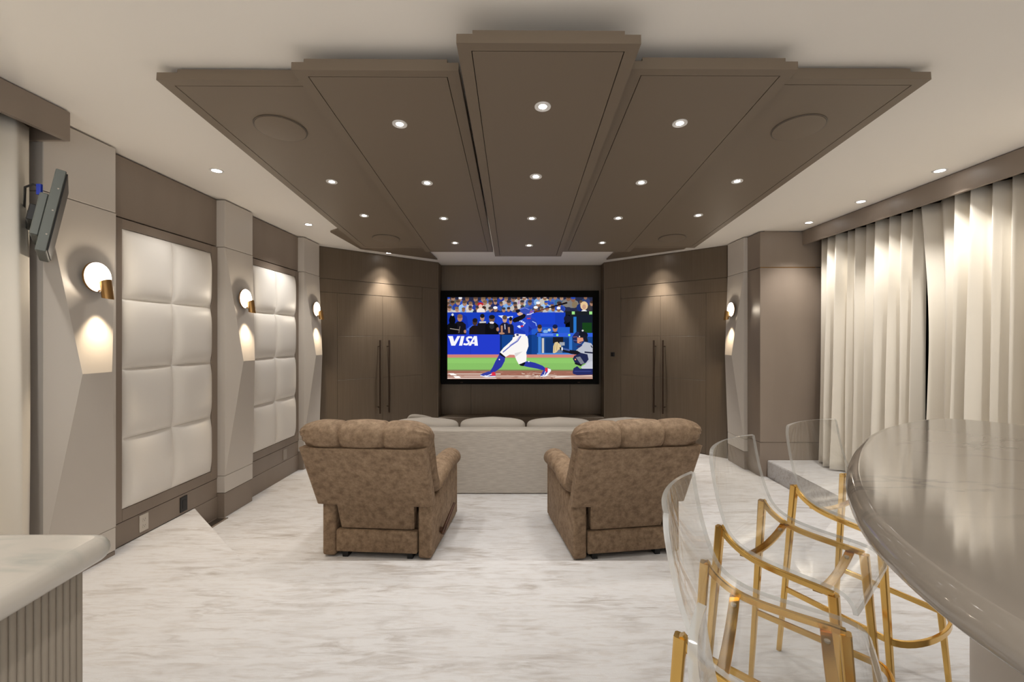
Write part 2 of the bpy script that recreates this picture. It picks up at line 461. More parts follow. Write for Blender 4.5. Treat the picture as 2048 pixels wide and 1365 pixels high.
# ------------------------------------------------------------------ hanging ceiling panels
SL = 0.079
RX, RZ = -math.atan(SL), 0.0077
panels = {}
def ceiling_panel(key, xc, yf, zf, w, ln, label, layer):
    t = thing('ceiling_panel', (xc, yf, zf), (RX, 0, RZ), label=label, cat='ceiling panel', group='fan of hanging ceiling panels')
    g, f, th = .004, .052, .036
    h = w / 2
    # border frame around a slightly recessed centre board
    fr = B()
    fr.box(-h, -h + f, 0, ln, 0, th).box(h - f, h, 0, ln, 0, th).box(-h + f, h - f, 0, f * .8, 0, th).box(-h + f, h - f, ln - f * .8, ln, 0, th)
    fr.done('border_frame', M['taupe_panel'], t)
    B().box(-h + f + g, h - f - g, f * .8 + g, ln - f * .8 - g, 0.0005, th - .002).done('centre_board', M['taupe_panel'], t)
    B().box(-h + f - .002, h - f + .002, f * .8 - .002, ln - f * .8 + .002, .014, th - .004).done('groove_bed', M['taupe_dark'], t)
    B().box(-h + layer, h - layer, .004, ln - .03, th, th + .018).done('backing_board', M['taupe_panel'], t)
    B().box(-h * .6, h * .6, .25, ln * .2, th + .018, th + .03).done('hanger_batten', M['taupe_dark'], t)
    bpy.context.view_layer.update()
    panels[key] = t
    return t
ceiling_panel('c', .1085, 1.708, 2.510, .695, 3.09, 'centre and lowest of five taupe hanging ceiling panels', .06)
ceiling_panel('l', -.619, 1.94, 2.545, .712, 2.88, 'taupe hanging ceiling panel directly left of the centre panel', .05)
ceiling_panel('r', .827, 1.931, 2.545, .712, 2.88, 'taupe hanging ceiling panel directly right of the centre panel', .05)
ceiling_panel('ll', -1.301, 2.075, 2.580, .712, 2.76, 'leftmost taupe hanging ceiling panel, with two round speakers', .09)
ceiling_panel('rr', 1.514, 2.065, 2.580, .712, 2.76, 'rightmost taupe hanging ceiling panel, with two round speakers', .09)

# dark flush boards on the ceiling beyond the panels
tag(B().prism([(-2.18, 5.23), (-2.18, 6.22), (-1.28, 7.05), (-1.28, 4.6), (-1.5, 4.6)][::-1], ZC - .02, ZC - .001).done('ceiling_board', M['taupe_panel']),
    'flat taupe board on the ceiling behind the leftmost hanging panel', 'ceiling board')
tag(B().prism([(2.24, 5.16), (2.24, 6.22), (1.34, 7.05), (1.34, 4.5), (1.56, 4.5)], ZC - .02, ZC - .001).done('ceiling_board', M['taupe_panel']),
    'flat taupe board on the ceiling behind the rightmost hanging panel', 'ceiling board')

# ---- downlights
def downlight_proto(r, hot):
    t = thing('downlight')
    B().lathe([(r * .72, .004), (r * .72, -.002), (r * .98, -.004), (r, 0), (r, .004)], 28).done('trim_ring', M['trim_white'], t, smooth=40)
    B().lathe([(0, -.0022), (r * hot, -.0022)], 24).done('lens', M['lens'], t)
    B().lathe([(r * hot, -.0018), (r * .74, -.0008)], 24).done('reflector', M['trim_white'], t)
    return t
DL = {'s': downlight_proto(.038, .5), 'b': downlight_proto(.046, .7)}
used = set()
def downlight(kind, loc, rot, label, group, watt, size=95, blend=.9, aim=None):
    p = DL[kind]
    o = copy_tree(p) if kind in used else p
    used.add(kind)
    o.location = loc; o.rotation_euler = rot
    tag(o, label, 'downlight', group)
    spot(o, (0, 0, -.012), watt, size, blend, rot=aim or (0, 0, 0))
    return o
ORD = ['nearest the camera', 'second from the camera', 'third from the camera', 'farthest from the camera']
names = {'c': 'centre', 'l': 'centre-left', 'r': 'centre-right', 'll': 'leftmost', 'rr': 'rightmost'}
def on_panel(key, t):
    return panels[key].matrix_world @ Vector((0, t, 0))
for key, ts in (('c', (.402, 1.147, 1.913, 2.668)), ('l', (.414, 1.137, 1.836, 2.537)), ('r', (.414, 1.137, 1.836, 2.537))):
    for i, t_ in enumerate(ts):
        downlight('s', on_panel(key, t_ * 1.003), (RX, 0, RZ), f'small recessed downlight in {names[key]} hanging panel, {ORD[i]}', 'downlights in the hanging panels', W_CLOUD)
for key in ('ll', 'rr'):
    for i, t_ in enumerate((1.09, 1.764)):
        downlight('s', on_panel(key, t_ * 1.003), (RX, 0, RZ), f'small recessed downlight in {names[key]} hanging panel, {"nearer" if i == 0 else "farther"} of its two', 'downlights in the hanging panels', W_CLOUD)
    for i, t_ in enumerate((.406, 2.41)):
        s_ = thing('ceiling_speaker', on_panel(key, t_ * 1.003), (RX, 0, RZ), f'round taupe speaker grille in {names[key]} hanging panel, {"near" if i == 0 else "far"} end', 'speaker', 'speakers in the hanging panels')
        B().lathe([(0, -.0075), (.118, -.0075), (.126, -.006), (.126, 0)], 48).done('grille', M['taupe_panel'], s_, smooth=40)
        B().lathe([(.126, -.001), (.127, -.004), (.1325, -.003), (.1325, 0)], 48).done('rim', M['taupe_dark'], s_, smooth=40)
for x, y, lab in ((-2.24, 3.36, 'recessed ceiling downlight above the near padded wall panel'), (-2.298, 4.943, 'recessed ceiling downlight above the far padded wall panel'),
                  (-1.90, 6.585, 'recessed ceiling downlight washing the left closet doors'), (1.93, 6.53, 'recessed ceiling downlight washing the right closet doors'),
                  (3.085, 4.86, 'recessed ceiling downlight before the curtain, farthest of three'), (3.085, 4.117, 'recessed ceiling downlight before the curtain, middle of three'),
                  (3.10, 3.36, 'recessed ceiling downlight before the curtain, nearest of three')):
    wash = y > 6
    downlight('b', (x, y, ZC - .002), (0, 0, 0), lab, 'recessed ceiling downlights', W_WASH if wash else W_CEIL * (.7 if x < 0 else 1), 64 if wash else 100, .75)
for x, y, lab in ((-2.1, 1.6, 'added unseen fill downlight over the left counter'), (-.3, .2, 'added unseen fill downlight above the camera'), 
                  (3.1, 2.4, 'added unseen fill downlight before the curtain, beside the bar'), (-1.6, -1.2, 'added unseen fill downlight at rear left'), (1.5, -1.2, 'added unseen fill downlight at rear right'), (3.0, 1.0, 'added unseen fill downlight by the curtain, behind the bar')):
    downlight('b', (x, y, ZC - .002), (0, 0, 0), lab, 'recessed ceiling downlights', W_REAR, 150, 1.0)  # unseen downlights, added to raise the ambient light of the room

# ------------------------------------------------------------------ projection screen
SX0, SX1, SZ0, SZ1, SY = -1.211, 1.211, .728, 2.093, 7.60
scr = thing('projection_screen', (0, SY, SZ0), label='large framed projection screen in back wall niche showing a baseball game', cat='screen')
fw_, fh_ = 0.105, 0.105
b = B()
b.box(SX0 - fw_, SX0, -.03, .05, -.085, SZ1 - SZ0 + .11, .006, 2).box(SX1, SX1 + fw_, -.03, .05, -.085, SZ1 - SZ0 + .11, .006, 2)
b.box(SX0 - .01, SX1 + .01, -.03, .05, -.085, 0, .006, 2).box(SX0 - .01, SX1 + .01, -.03, .05, SZ1 - SZ0, SZ1 - SZ0 + .11, .006, 2)
b.box(SX0 - .05, SX1 + .05, .035, .08, -.05, SZ1 - SZ0 + .05)
b.done('frame', M['black_matte'], scr)

# the picture on the screen: flat coloured shapes in one mesh, drawn on a 1975 x 1110 canvas
pic_pts, pic_faces, pic_cols = [], [], []
PW, PH = 1975.0, 1110.0
def pshape(pts, col):
    """pts in canvas units, clipped to the canvas"""
    def clip(pts, ax, lim, keep_less):
        out = []
        for i in range(len(pts)):
            a, b2 = pts[i - 1], pts[i]
            ia = (a[ax] <= lim) if keep_less else (a[ax] >= lim)
            ib = (b2[ax] <= lim) if keep_less else (b2[ax] >= lim)
            if ia != ib:
                t = (lim - a[ax]) / (b2[ax] - a[ax]); out.append((a[0] + (b2[0] - a[0]) * t, a[1] + (b2[1] - a[1]) * t))
            if ib: out.append(b2)
        return out
    for ax, lim, less in ((0, 0, False), (0, PW, True), (1, 0, False), (1, PH, True)):
        if pts: pts = clip(pts, ax, lim, less)
    if len(pts) < 3: return
    k = len(pic_faces); y = -.002 - k * 2.0e-5
    i0 = len(pic_pts)
    for X, Y in pts:
        pic_pts.append((SX0 + X / PW * (SX1 - SX0), y, (1 - Y / PH) * (SZ1 - SZ0)))
    pic_faces.append(list(range(i0, i0 + len(pts)))); pic_cols.append(lin(*col))
Z = lambda pts: [(x - 35, y - 35) for x, y in pts]        # from measured to canvas units
def prect(x0, y0, x1, y1, col): pshape(Z([(x0, y0), (x1, y0), (x1, y1), (x0, y1)]), col)
def pell(cx, cy, rx, ry, col, n=12, rot=0): 
    pshape(Z([(cx + rx * math.cos(a) * math.cos(rot) - ry * math.sin(a) * math.sin(rot), cy + rx * math.cos(a) * math.sin(rot) + ry * math.sin(a) * math.cos(rot)) for a in [2 * PI * k / n for k in range(n)]]), col)
def pline(pts, w, col):
    for (x0, y0), (x1, y1) in zip(pts[:-1], pts[1:]):
        dx, dy = x1 - x0, y1 - y0; l = math.hypot(dx, dy) or 1; nx, ny = -dy / l * w / 2, dx / l * w / 2
        pshape(Z([(x0 + nx, y0 + ny), (x1 + nx, y1 + ny), (x1 - nx, y1 - ny), (x0 - nx, y0 - ny)]), col)
def P_(pts, col): pshape(Z(pts), col)
def draw_picture():
    R = random.Random(3)
    prect(35, 35, 2010, 260, (38, 42, 66))
    # crowd
    shirts = [(40, 60, 150), (46, 75, 175), (120, 160, 210), (150, 185, 225), (60, 62, 74), (185, 180, 175), (36, 44, 88), (95, 90, 96), (200, 195, 190), (70, 100, 170)]
    hats = [(60, 45, 38), (40, 70, 165), (90, 70, 55), (230, 230, 232), (60, 55, 60), (120, 95, 70)]
    for row, yb in enumerate((60, 130, 205)):
        x = 30 + R.random() * 50
        while x < 1640 + (370 if row < 2 else 0):
            dark = x > 1560
            if not (dark and R.random() < .6):
                c = R.choice(shirts); rr = 38 + R.random() * 14
                if dark: c = tuple(int(q * .6) for q in c)
                y = yb + R.uniform(-16, 16)
                pell(x, y + 52, rr * 1.6, 58, c, 10)
                pell(x + rr * .5, y + 62, rr * .8, 46, tuple(min(255, int(q * R.uniform(.75, 1.1))) for q in c), 8)
                fx = x + R.uniform(-8, 8)
                sk = R.randint(-50, 0)
                pell(fx, y - 10, rr * .60, rr * .78, (172 + sk, 134 + sk, 112 + sk), 9)
                pell(fx + R.uniform(-4, 4), y - 30, rr * .64, rr * .42, R.choice(hats), 8)
            x += 66 + R.random() * 44
    pell(485, 130, 42, 26, (175, 40, 48)); pell(485, 160, 26, 30, (225, 180, 160)); pell(490, 225, 58, 46, (225, 215, 205))
    pell(1895, 150, 52, 60, (215, 185, 140)); pell(1895, 165, 26, 34, (190, 150, 125)); pell(1895, 230, 40, 24, (225, 225, 225))
    # blue wall behind the photographers
    prect(35, 240, 1640, 560, (24, 58, 176)); prect(700, 240, 1500, 400, (26, 62, 190)); prect(1180, 440, 1720, 540, (34, 86, 190))
    P_([(40, 240), (210, 240), (300, 300), (330, 470), (35, 470)], (20, 48, 160)); P_([(290, 470), (380, 405), (395, 425), (320, 490)], (60, 95, 200))
    P_([(725, 285), (790, 280), (830, 300), (925, 290), (925, 310), (850, 320), (790, 330)], (205, 215, 235))
    # camera structure at right
    prect(1640, 225, 2010, 275, (26, 30, 34)); prect(1700, 275, 2010, 520, (22, 28, 40)); prect(1870, 380, 2000, 520, (24, 62, 26)); prect(1750, 300, 1790, 520, (40, 110, 190))
    pell(1665, 330, 46, 52, (24, 26, 44)); pell(1640, 380, 20, 22, (18, 20, 34))
    for gx in (1748, 1985): prect(gx - 20, 228, gx + 20, 268, (150, 215, 130))
    # photographers in dark clothes
    def man(x, top, w, skin=(150, 110, 85), coat=(22, 20, 26), hat=(26, 24, 28)):
        pell(x, top + 45, w * .42, 46, skin, 12); pell(x, top + 18, w * .44, 30, hat, 10)
        P_([(x - w, 545), (x - w * .95, top + 130), (x - w * .4, top + 90), (x + w * .4, top + 90), (x + w * .95, top + 130), (x + w, 545)], coat)
    man(100, 290, 80, coat=(14, 14, 18), hat=(12, 12, 14)); man(205, 275, 85, (165, 120, 95), hat=(120, 85, 65)); man(410, 330, 80, (70, 50, 42), (26, 20, 22), (34, 26, 24))
    man(510, 270, 70, (170, 130, 105)); man(640, 285, 95, (110, 80, 65), (14, 13, 17)); man(815, 290, 75, (185, 145, 120), (28, 28, 52), (90, 70, 55)); man(895, 310, 50, (160, 120, 95), (24, 26, 48))
    pell(100, 350, 45, 60, (10, 10, 12)); pell(105, 272, 16, 18, (200, 205, 210)); prect(60, 400, 170, 530, (12, 12, 14)); pline([(70, 460), (200, 480)], 10, (150, 140, 130)); pline([(205, 430), (190, 520)], 8, (120, 110, 100))
    pell(635, 420, 58, 62, (16, 16, 18)); pell(640, 430, 34, 36, (40, 40, 44)); P_([(605, 370), (640, 362), (672, 375), (660, 395), (615, 392)], (225, 215, 215))
    pline([(470, 375), (560, 372)], 22, (190, 190, 195)); pline([(775, 420), (775, 520)], 26, (165, 120, 95)); pline([(870, 440), (875, 520)], 26, (160, 118, 92)); pline([(815, 400), (820, 470)], 10, (205, 215, 235))
    pell(275, 500, 18, 24, (165, 120, 95)); pell(720, 470, 20, 28, (165, 120, 95)); pell(775, 525, 40, 14, (170, 125, 98))
    # dugout people
    man(1290, 415, 70, (160, 115, 90), (38, 40, 56), (60, 42, 34)); man(1500, 415, 80, (170, 120, 95), (24, 28, 40), (20, 30, 70)); pell(1370, 500, 34, 24, (120, 165, 215)); pell(1420, 480, 22, 20, (190, 200, 205))
    # boards
    prect(35, 540, 750, 815, (34, 56, 190)); prect(345, 540, 350, 815, (26, 44, 160)); prect(750, 545, 1270, 815, (20, 62, 132)); prect(750, 545, 775, 815, (14, 40, 92)); prect(1130, 545, 1180, 815, (16, 50, 112))
    prect(1255, 520, 2010, 572, (46, 88, 205)); pline([(1300, 545), (1475, 545)], 28, (90, 125, 220)); prect(1255, 572, 2010, 815, (26, 66, 128)); prect(1370, 590, 1690, 800, (20, 52, 106)); prect(1270, 572, 1310, 800, (60, 120, 200)); prect(1690, 572, 1732, 800, (52, 110, 190)); prect(1320, 590, 1350, 800, (190, 185, 180))
    for gx in (1530, 1693): pell(gx, 548, 16, 16, (150, 220, 130))
    prect(1470, 575, 1610, 660, (26, 26, 34)); prect(1560, 645, 1630, 690, (150, 155, 165)); prect(1500, 690, 1600, 800, (92, 108, 135)); prect(1255, 792, 1760, 812, (70, 130, 205))
    # lettering on the board
    wht = (232, 232, 238)
    P_([(42, 562), (108, 562), (128, 640), (170, 562), (212, 562), (140, 692), (88, 692), (62, 600)], wht)
    P_([(222, 562), (266, 562), (236, 692), (192, 692)], wht)
    pline([(372, 584), (340, 577), (310, 583), (298, 603), (308, 621), (328, 635), (330, 654), (312, 672), (286, 677), (254, 669)], 27, wht)
    P_([(322, 692), (396, 562), (436, 562), (450, 692), (404, 692), (402, 668), (368, 668), (356, 692)], wht)
    P_([(376, 645), (403, 645), (400, 602)], (34, 56, 190)); prect(436, 683, 446, 693, wht)
    # field
    prect(35, 812, 2010, 860, (196, 122, 110)); prect(35, 855, 2010, 1030, (128, 180, 96)); prect(35, 870, 2010, 930, (134, 188, 100)); prect(35, 1025, 2010, 1150, (150, 100, 84)); prect(35, 1018, 2010, 1034, (118, 122, 80))
    prect(35, 1070, 760, 1084, (205, 185, 172)); prect(35, 1100, 2010, 1112, (216, 198, 186)); prect(35, 1127, 700, 1140, (225, 210, 200)); prect(700, 1125, 2010, 1136, (205, 180, 165))
    P_([(45, 1066), (120, 1066), (165, 1094), (85, 1094)], (240, 236, 232)); P_([(115, 1108), (185, 1106), (225, 1132), (150, 1134)], (240, 236, 232))
    for _ in range(40):
        x, y = R.uniform(1050, 1500), R.uniform(1062, 1135); pell(x, y, R.uniform(8, 30), R.uniform(2, 5), R.choice([(220, 200, 185), (120, 74, 60), (190, 160, 145)]), 7)
    for _ in range(40):
        x, y = R.uniform(40, 2000), R.uniform(1036, 1140); pell(x, y, R.uniform(10, 60), R.uniform(2, 4), R.choice([(165, 118, 100), (132, 84, 70), (178, 135, 118)]), 7)
    pline([(1200, 1062), (1520, 1095)], 5, (210, 190, 178)); pline([(1500, 1120), (2000, 1098)], 9, (222, 205, 195))
    # batter: legs, trousers, shirt, arms, helmet, bat
    sock = (44, 52, 150)
    P_([(748, 790), (822, 845), (815, 900), (770, 985), (660, 1065), (600, 1062), (650, 985), (690, 900), (720, 850)], sock)
    P_([(745, 785), (820, 820), (824, 858), (780, 838), (745, 815)], (16, 16, 26)); pell(742, 880, 8, 10, (230, 230, 240))
    P_([(480, 1088), (520, 1068), (570, 1050), (600, 1040), (640, 1058), (690, 1065), (692, 1112), (600, 1120), (500, 1112)], (52, 60, 150)); P_([(635, 1060), (672, 1045), (690, 1075), (690, 1100), (620, 1100)], (205, 50, 66)); pline([(484, 1100), (560, 1116), (690, 1110)], 12, (232, 232, 240)); pline([(540, 1098), (570, 1104), (640, 1078)], 9, (240, 240, 245))
    P_([(1070, 905), (1140, 905), (1230, 925), (1330, 965), (1372, 1000), (1350, 1030), (1260, 1005), (1120, 980), (1060, 965)], sock)
    P_([(1005, 940), (1085, 905), (1095, 930), (1070, 970), (1030, 965)], (16, 16, 26)); pell(1142, 908, 12, 8, (210, 215, 235))
    P_([(1296, 1105), (1330, 1045), (1362, 1000), (1400, 990), (1440, 1010), (1445, 1035), (1400, 1085), (1370, 1112)], (52, 60, 150)); P_([(1362, 1010), (1372, 985), (1412, 1002), (1385, 1055), (1365, 1050)], (210, 52, 66)); P_([(1400, 1000), (1440, 1012), (1445, 1035), (1395, 1095), (1370, 1114), (1300, 1114), (1298, 1104), (1360, 1096), (1400, 1050)], (232, 232, 240)); pline([(1330, 1090), (1350, 1092), (1368, 1040)], 8, (240, 240, 245))
    wh = (236, 232, 230)
    P_([(930, 560), (960, 530), (1110, 540), (1132, 600), (1138, 700), (1105, 790), (1010, 820), (880, 815), (828, 846), (750, 782), (800, 720), (880, 650), (918, 610)], wh)
    P_([(940, 800), (1105, 760), (1112, 830), (1108, 905), (1040, 935), (1005, 945), (970, 880)], wh); P_([(950, 795), (1060, 770), (980, 830), (955, 850)], (208, 204, 204))
    pline([(1035, 560), (990, 630), (900, 690), (790, 782)], 14, (88, 96, 178)); pline([(1018, 562), (970, 630), (880, 690)], 6, (120, 126, 195)); P_([(925, 560), (950, 545), (955, 570), (930, 580)], (36, 36, 60)); P_([(970, 535), (1005, 535), (1005, 558), (975, 560)], (36, 40, 90))
    jer = (38, 66, 182)
    P_([(925, 345), (990, 360), (1060, 330), (1170, 300), (1225, 320), (1255, 400), (1245, 460), (1195, 470), (1140, 445), (1135, 560), (1100, 560), (1095, 530), (940, 530), (935, 430)], jer)
    P_([(1150, 345), (1200, 345), (1245, 390), (1232, 375)], (190, 205, 240)); pline([(1185, 360), (1235, 385), (1248, 430)], 10, (170, 195, 240)); P_([(1140, 420), (1190, 465), (1140, 520)], (26, 46, 145)); P_([(940, 500), (1000, 460), (1090, 500), (1095, 530), (940, 530)], (30, 54, 165))
    for k, (x, y) in enumerate(((1022, 352), (1046, 362), (1068, 376), (1086, 390))): pell(x, y, 11, 15, (205, 215, 240), 7, .5)
    P_([(980, 428), (1015, 415), (1032, 432), (1022, 455), (1000, 445)], (225, 228, 240)); pell(1050, 428, 20, 12, (205, 50, 62)); P_([(1018, 440), (1035, 430), (1030, 462)], (170, 190, 230)); pell(1070, 412, 8, 10, (215, 220, 240))
    P_([(985, 250), (1020, 235), (1060, 250), (1060, 280), (1005, 285), (985, 270)], (205, 165, 140)); pell(1095, 215, 72, 48, (54, 74, 165), 14, .15); P_([(960, 210), (1010, 195), (1030, 225), (995, 252), (968, 240)], (20, 22, 38)); pline([(1020, 200), (1090, 178), (1150, 205)], 10, (110, 130, 205))
    P_([(918, 345), (940, 320), (1010, 290), (1080, 258), (1105, 280), (1085, 315), (1010, 360), (950, 378), (925, 365)], (20, 20, 26))
    P_([(1150, 300), (1160, 300), (1255, 360), (1250, 440), (1190, 470), (1150, 400), (1130, 340)], (36, 60, 172)); pline([(1190, 362), (1238, 385), (1246, 425)], 9, (165, 190, 240))
    P_([(1100, 255), (1170, 240), (1185, 290), (1165, 330), (1120, 335), (1100, 300)], (60, 70, 165)); pline([(1115, 270), (1175, 262)], 12, (225, 225, 240)); pline([(1118, 325), (1165, 322)], 14, (190, 50, 80)); pline([(1160, 250), (1215, 225)], 34, (92, 100, 190)); pline([(1165, 262), (1215, 240)], 8, (225, 225, 240)); pline([(1150, 245), (1205, 222)], 7, (200, 70, 100))
    P_([(1205, 232), (1215, 250), (1420, 182), (1665, 122), (1668, 104), (1655, 98), (1400, 172)], (26, 20, 22)); pline([(1225, 238), (1400, 182)], 9, (125, 70, 45)); 
    # catcher
    gr = (176, 178, 188)
    P_([(1780, 760), (1860, 690), (1900, 640), (1990, 660), (2010, 690), (2010, 960), (1890, 930), (1860, 850), (1790, 790)], gr); P_([(1790, 700), (1850, 670), (1870, 690), (1830, 720), (1795, 720)], (40, 48, 100))
    P_([(1600, 745), (1700, 750), (1800, 760), (1850, 790), (1830, 820), (1720, 805), (1610, 770)], (24, 24, 32)); pline([(1610, 735), (1700, 755)], 22, (70, 92, 150))
    P_([(1470, 790), (1475, 700), (1495, 650), (1530, 640), (1580, 690), (1578, 735), (1545, 750), (1520, 780), (1490, 795)], (212, 190, 142)); pline([(1500, 660), (1490, 780)], 6, (160, 135, 95)); pline([(1528, 655), (1520, 760)], 6, (160, 135, 95)); P_([(1560, 715), (1605, 715), (1605, 760), (1570, 755)], (20, 20, 26)); prect(1585, 715, 1605, 755, (225, 225, 228))
    P_([(1740, 870), (1760, 830), (1850, 790), (1940, 810), (1955, 880), (1920, 925), (1850, 960), (1770, 930)], (34, 38, 72)); P_([(1780, 850), (1840, 840), (1900, 930), (1850, 945)], (120, 122, 132)); pline([(1900, 780), (2010, 790)], 20, (34, 36, 60)); pell(1775, 880, 10, 10, (225, 150, 110))
    P_([(1850, 980), (1990, 900), (2010, 905), (2010, 1020), (1870, 1010)], (190, 192, 200)); P_([(1738, 1050), (1750, 1000), (1800, 970), (1840, 1005), (2010, 1005), (2010, 1085), (1800, 1092), (1745, 1075)], (36, 42, 92)); pline([(1760, 1040), (1990, 1040)], 14, (54, 62, 120)); pline([(1770, 930), (1860, 960)], 26, (24, 24, 30))
    pell(1880, 550, 66, 52, (22, 24, 36), 14); P_([(1740, 560), (1790, 500), (1830, 510), (1815, 600), (1800, 665), (1760, 650), (1738, 610)], (34, 40, 84)); pline([(1745, 575), (1800, 570)], 8, (150, 90, 100)); pline([(1748, 620), (1800, 625)], 8, (90, 100, 150))
    P_([(1800, 580), (1880, 585), (1885, 640), (1840, 665), (1800, 655)], (205, 140, 110)); pell(1875, 488, 14, 12, (200, 200, 205)); pell(1832, 568, 8, 10, (235, 235, 235)); P_([(1870, 560), (1930, 560), (1950, 640), (1900, 640)], (26, 28, 40)); pline([(1830, 652), (1900, 632)], 14, (34, 40, 90)); pline([(1985, 690), (2005, 720)], 12, (40, 44, 60))
draw_picture()
me = bpy.data.meshes.new('picture'); me.from_pydata(pic_pts, [], pic_faces)
ca = me.color_attributes.new('picture_colour', 'FLOAT_COLOR', 'CORNER')
k = 0
for f, col in zip(pic_faces, pic_cols):
    for _ in f:
        ca.data[k].color = col; k += 1
pm = bpy.data.materials.new('screen_picture'); pm.use_nodes = True
nt = pm.node_tree; nt.nodes.clear()
at = nt.nodes.new('ShaderNodeVertexColor'); at.layer_name = 'picture_colour'
em = nt.nodes.new('ShaderNodeEmission'); em.inputs[1].default_value = 1.0
ou = nt.nodes.new('ShaderNodeOutputMaterial'); nt.links.new(at.outputs[0], em.inputs[0]); nt.links.new(em.outputs[0], ou.inputs[0])
me.materials.append(pm)
po = bpy.data.objects.new('picture', me); C.objects.link(po); po.parent = scr
po['label'] = 'bright broadcast picture of a batter in blue and white swinging'
for x in (-.97, .98):
    B().box(x - .02, x + .02, -.033, -.029, -.058, -.05).done('frame_badge', M['bronze'], scr)

# ------------------------------------------------------------------ sconces
def sconce(x, y, z, sgn, label):
    """sgn +1: wall on the left, lamp faces +x"""
    t = thing('wall_sconce', (x, y, z), (0, 0, 0 if sgn > 0 else PI), label, 'sconce', 'round wall sconces on the pilasters')
    ry = Matrix.Rotation(PI / 2, 4, 'Y')
    R0 = .089
    B().lathe([(0, 0.006), (R0 * .6, .009), (R0 * .95, .006), (R0, 0), (R0 * .95, -.006), (0, -.006)], 40, T=Matrix.Translation((.036, 0, 0)) @ ry).done('glass_disc', M['sconce_disc'], t, smooth=40)
    B().lathe([(R0 * .97, -.008), (R0 * 1.03, -.008), (R0 * 1.03, .002), (R0 * .97, .002)], 40, T=Matrix.Translation((.034, 0, 0)) @ ry).done('disc_rim', M['brass'], t, smooth=40)
    B().lathe([(0, 0), (.03, 0), (.03, .012), (0, .012)], 24, T=Matrix.Translation((-.012, 0, -.045)) @ ry).done('wall_plate', M['brass'], t, smooth=40)
    B().tube([(-.005, 0, -.075), (.03, 0, -.085), (.075, 0, -.077)], .006, n=8, up=(0, 1, 0)).done('arm', M['brass'], t, smooth=40)
    b = B()
    n, r0, r1 = 24, .029, .027
    tilt = math.radians(-8)
    def ring(r, h0, slope, dz=0):
        out = []
        for k in range(n):
            a = 2 * PI * k / n
            X, Y = r * math.cos(a), r * math.sin(a)
            Zz = h0 + slope * X
            out.append((.088 + X * math.cos(tilt) + Zz * math.sin(tilt), Y, -.075 - X * math.sin(tilt) + Zz * math.cos(tilt)))
        return out
    b.grid([ring(r0, -.055, -.35), ring(r0, .05, .25), ring(r1, .05, .25), ring(r1, -.055, -.35), ring(r0, -.055, -.35)], close_v=True)
    bmesh.ops.remove_doubles(b.bm, verts=b.bm.verts, dist=1e-5)
    b.done('shade', M['brass'], t, smooth=40)
    B().lathe([(0, .02), (.012, .016), (.016, 0), (.012, -.016), (0, -.02)], 12, T=Matrix.Translation((.086, 0, -.075))).done('bulb', M['sconce_bulb'], t, smooth=60)
    # light of the lamp: down along the wall, and up onto the disc
    spot(t, (.075, 0, -.15), 24, 90, .85, rot=(0, math.radians(-14), 0), radius=.012, col=(1, .80, .56))
    l = bpy.data.lights.new('lamp', 'POINT'); l.energy = 2.5; l.shadow_soft_size = .012; l.color = (1, .86, .68)
    o = bpy.data.objects.new('lamp', l); C.objects.link(o); o.parent = t; o.location = (.085, 0, -.005)
    return t
dm_ = bpy.data.materials.new('alabaster_disc'); dm_.use_nodes = True
nt = dm_.node_tree; p = nt.nodes['Principled BSDF']
tcn = nt.nodes.new('ShaderNodeTexCoord'); vn = nt.nodes.new('ShaderNodeTexNoise'); vn.inputs['Scale'].default_value = 70; vn.inputs['Detail'].default_value = 5
rp = nt.nodes.new('ShaderNodeValToRGB'); rp.color_ramp.elements[0].position = .36; rp.color_ramp.elements[0].color = (.55, .52, .5, 1); rp.color_ramp.elements[1].position = .5; rp.color_ramp.elements[1].color = (1, .95, .88, 1)
nt.links.new(tcn.outputs['Object'], vn.inputs['Vector']); nt.links.new(vn.outputs['Fac'], rp.inputs[0])
nt.links.new(rp.outputs[0], p.inputs['Emission Color']); p.inputs['Emission Strength'].default_value = 2.4
p.inputs['Base Color'].default_value = (.9, .88, .85, 1); p.inputs['Roughness'].default_value = .25
M['sconce_disc'] = dm_
M['sconce_bulb'] = emit('warm_bulb', (1, .82, .6, 1), 8)
for i, (y0, y1) in enumerate(PIL_L):
    sconce(XL + .08 + .0385, (y0 + y1) / 2 + (.02, -.025, -.03)[i], 1.772, 1, ['lit round wall sconce with brass shade nearest the camera, at left', 'lit round wall sconce between the two padded wall panels', 'lit round wall sconce at left, beside the closet doors'][i])
sconce(XR - .08 - .0385, 5.71, 1.768, -1, 'lit round wall sconce on the right pilaster')

# ------------------------------------------------------------------ curtains and valances
def valance(x0, x1, y0, y1, label):
    t = thing('curtain_valance', ((x0 + x1) / 2, (y0 + y1) / 2, 2.48), label=label, cat='valance')
    hx, hy = (x1 - x0) / 2, (y1 - y0) / 2
    face = -hx if x0 > 0 else hx
    a, b_ = (face, face + .025) if x0 > 0 else (face - .025, face)
    B().box(a, b_, -hy, hy, 0, ZC - 2.48 - .006, .002).done('fascia', M['taupe'], t)
    B().box(-hx + .03, hx - .03, -hy + .03, hy - .03, .10, ZC - 2.48 - .006).done('track_board', M['taupe_dark'], t)
    if x0 < 0:
        B().box(-hx, hx - .026, hy - .02, hy - .001, 0, ZC - 2.48 - .006).done('end_board', M['taupe'], t)
    return t
valance(3.25, 3.64, -2.0, 5.235, 'long taupe curtain valance at ceiling along the right wall')
valance(-2.70, -2.46, -2.0, 2.49, 'short taupe curtain valance at ceiling above the left curtain')

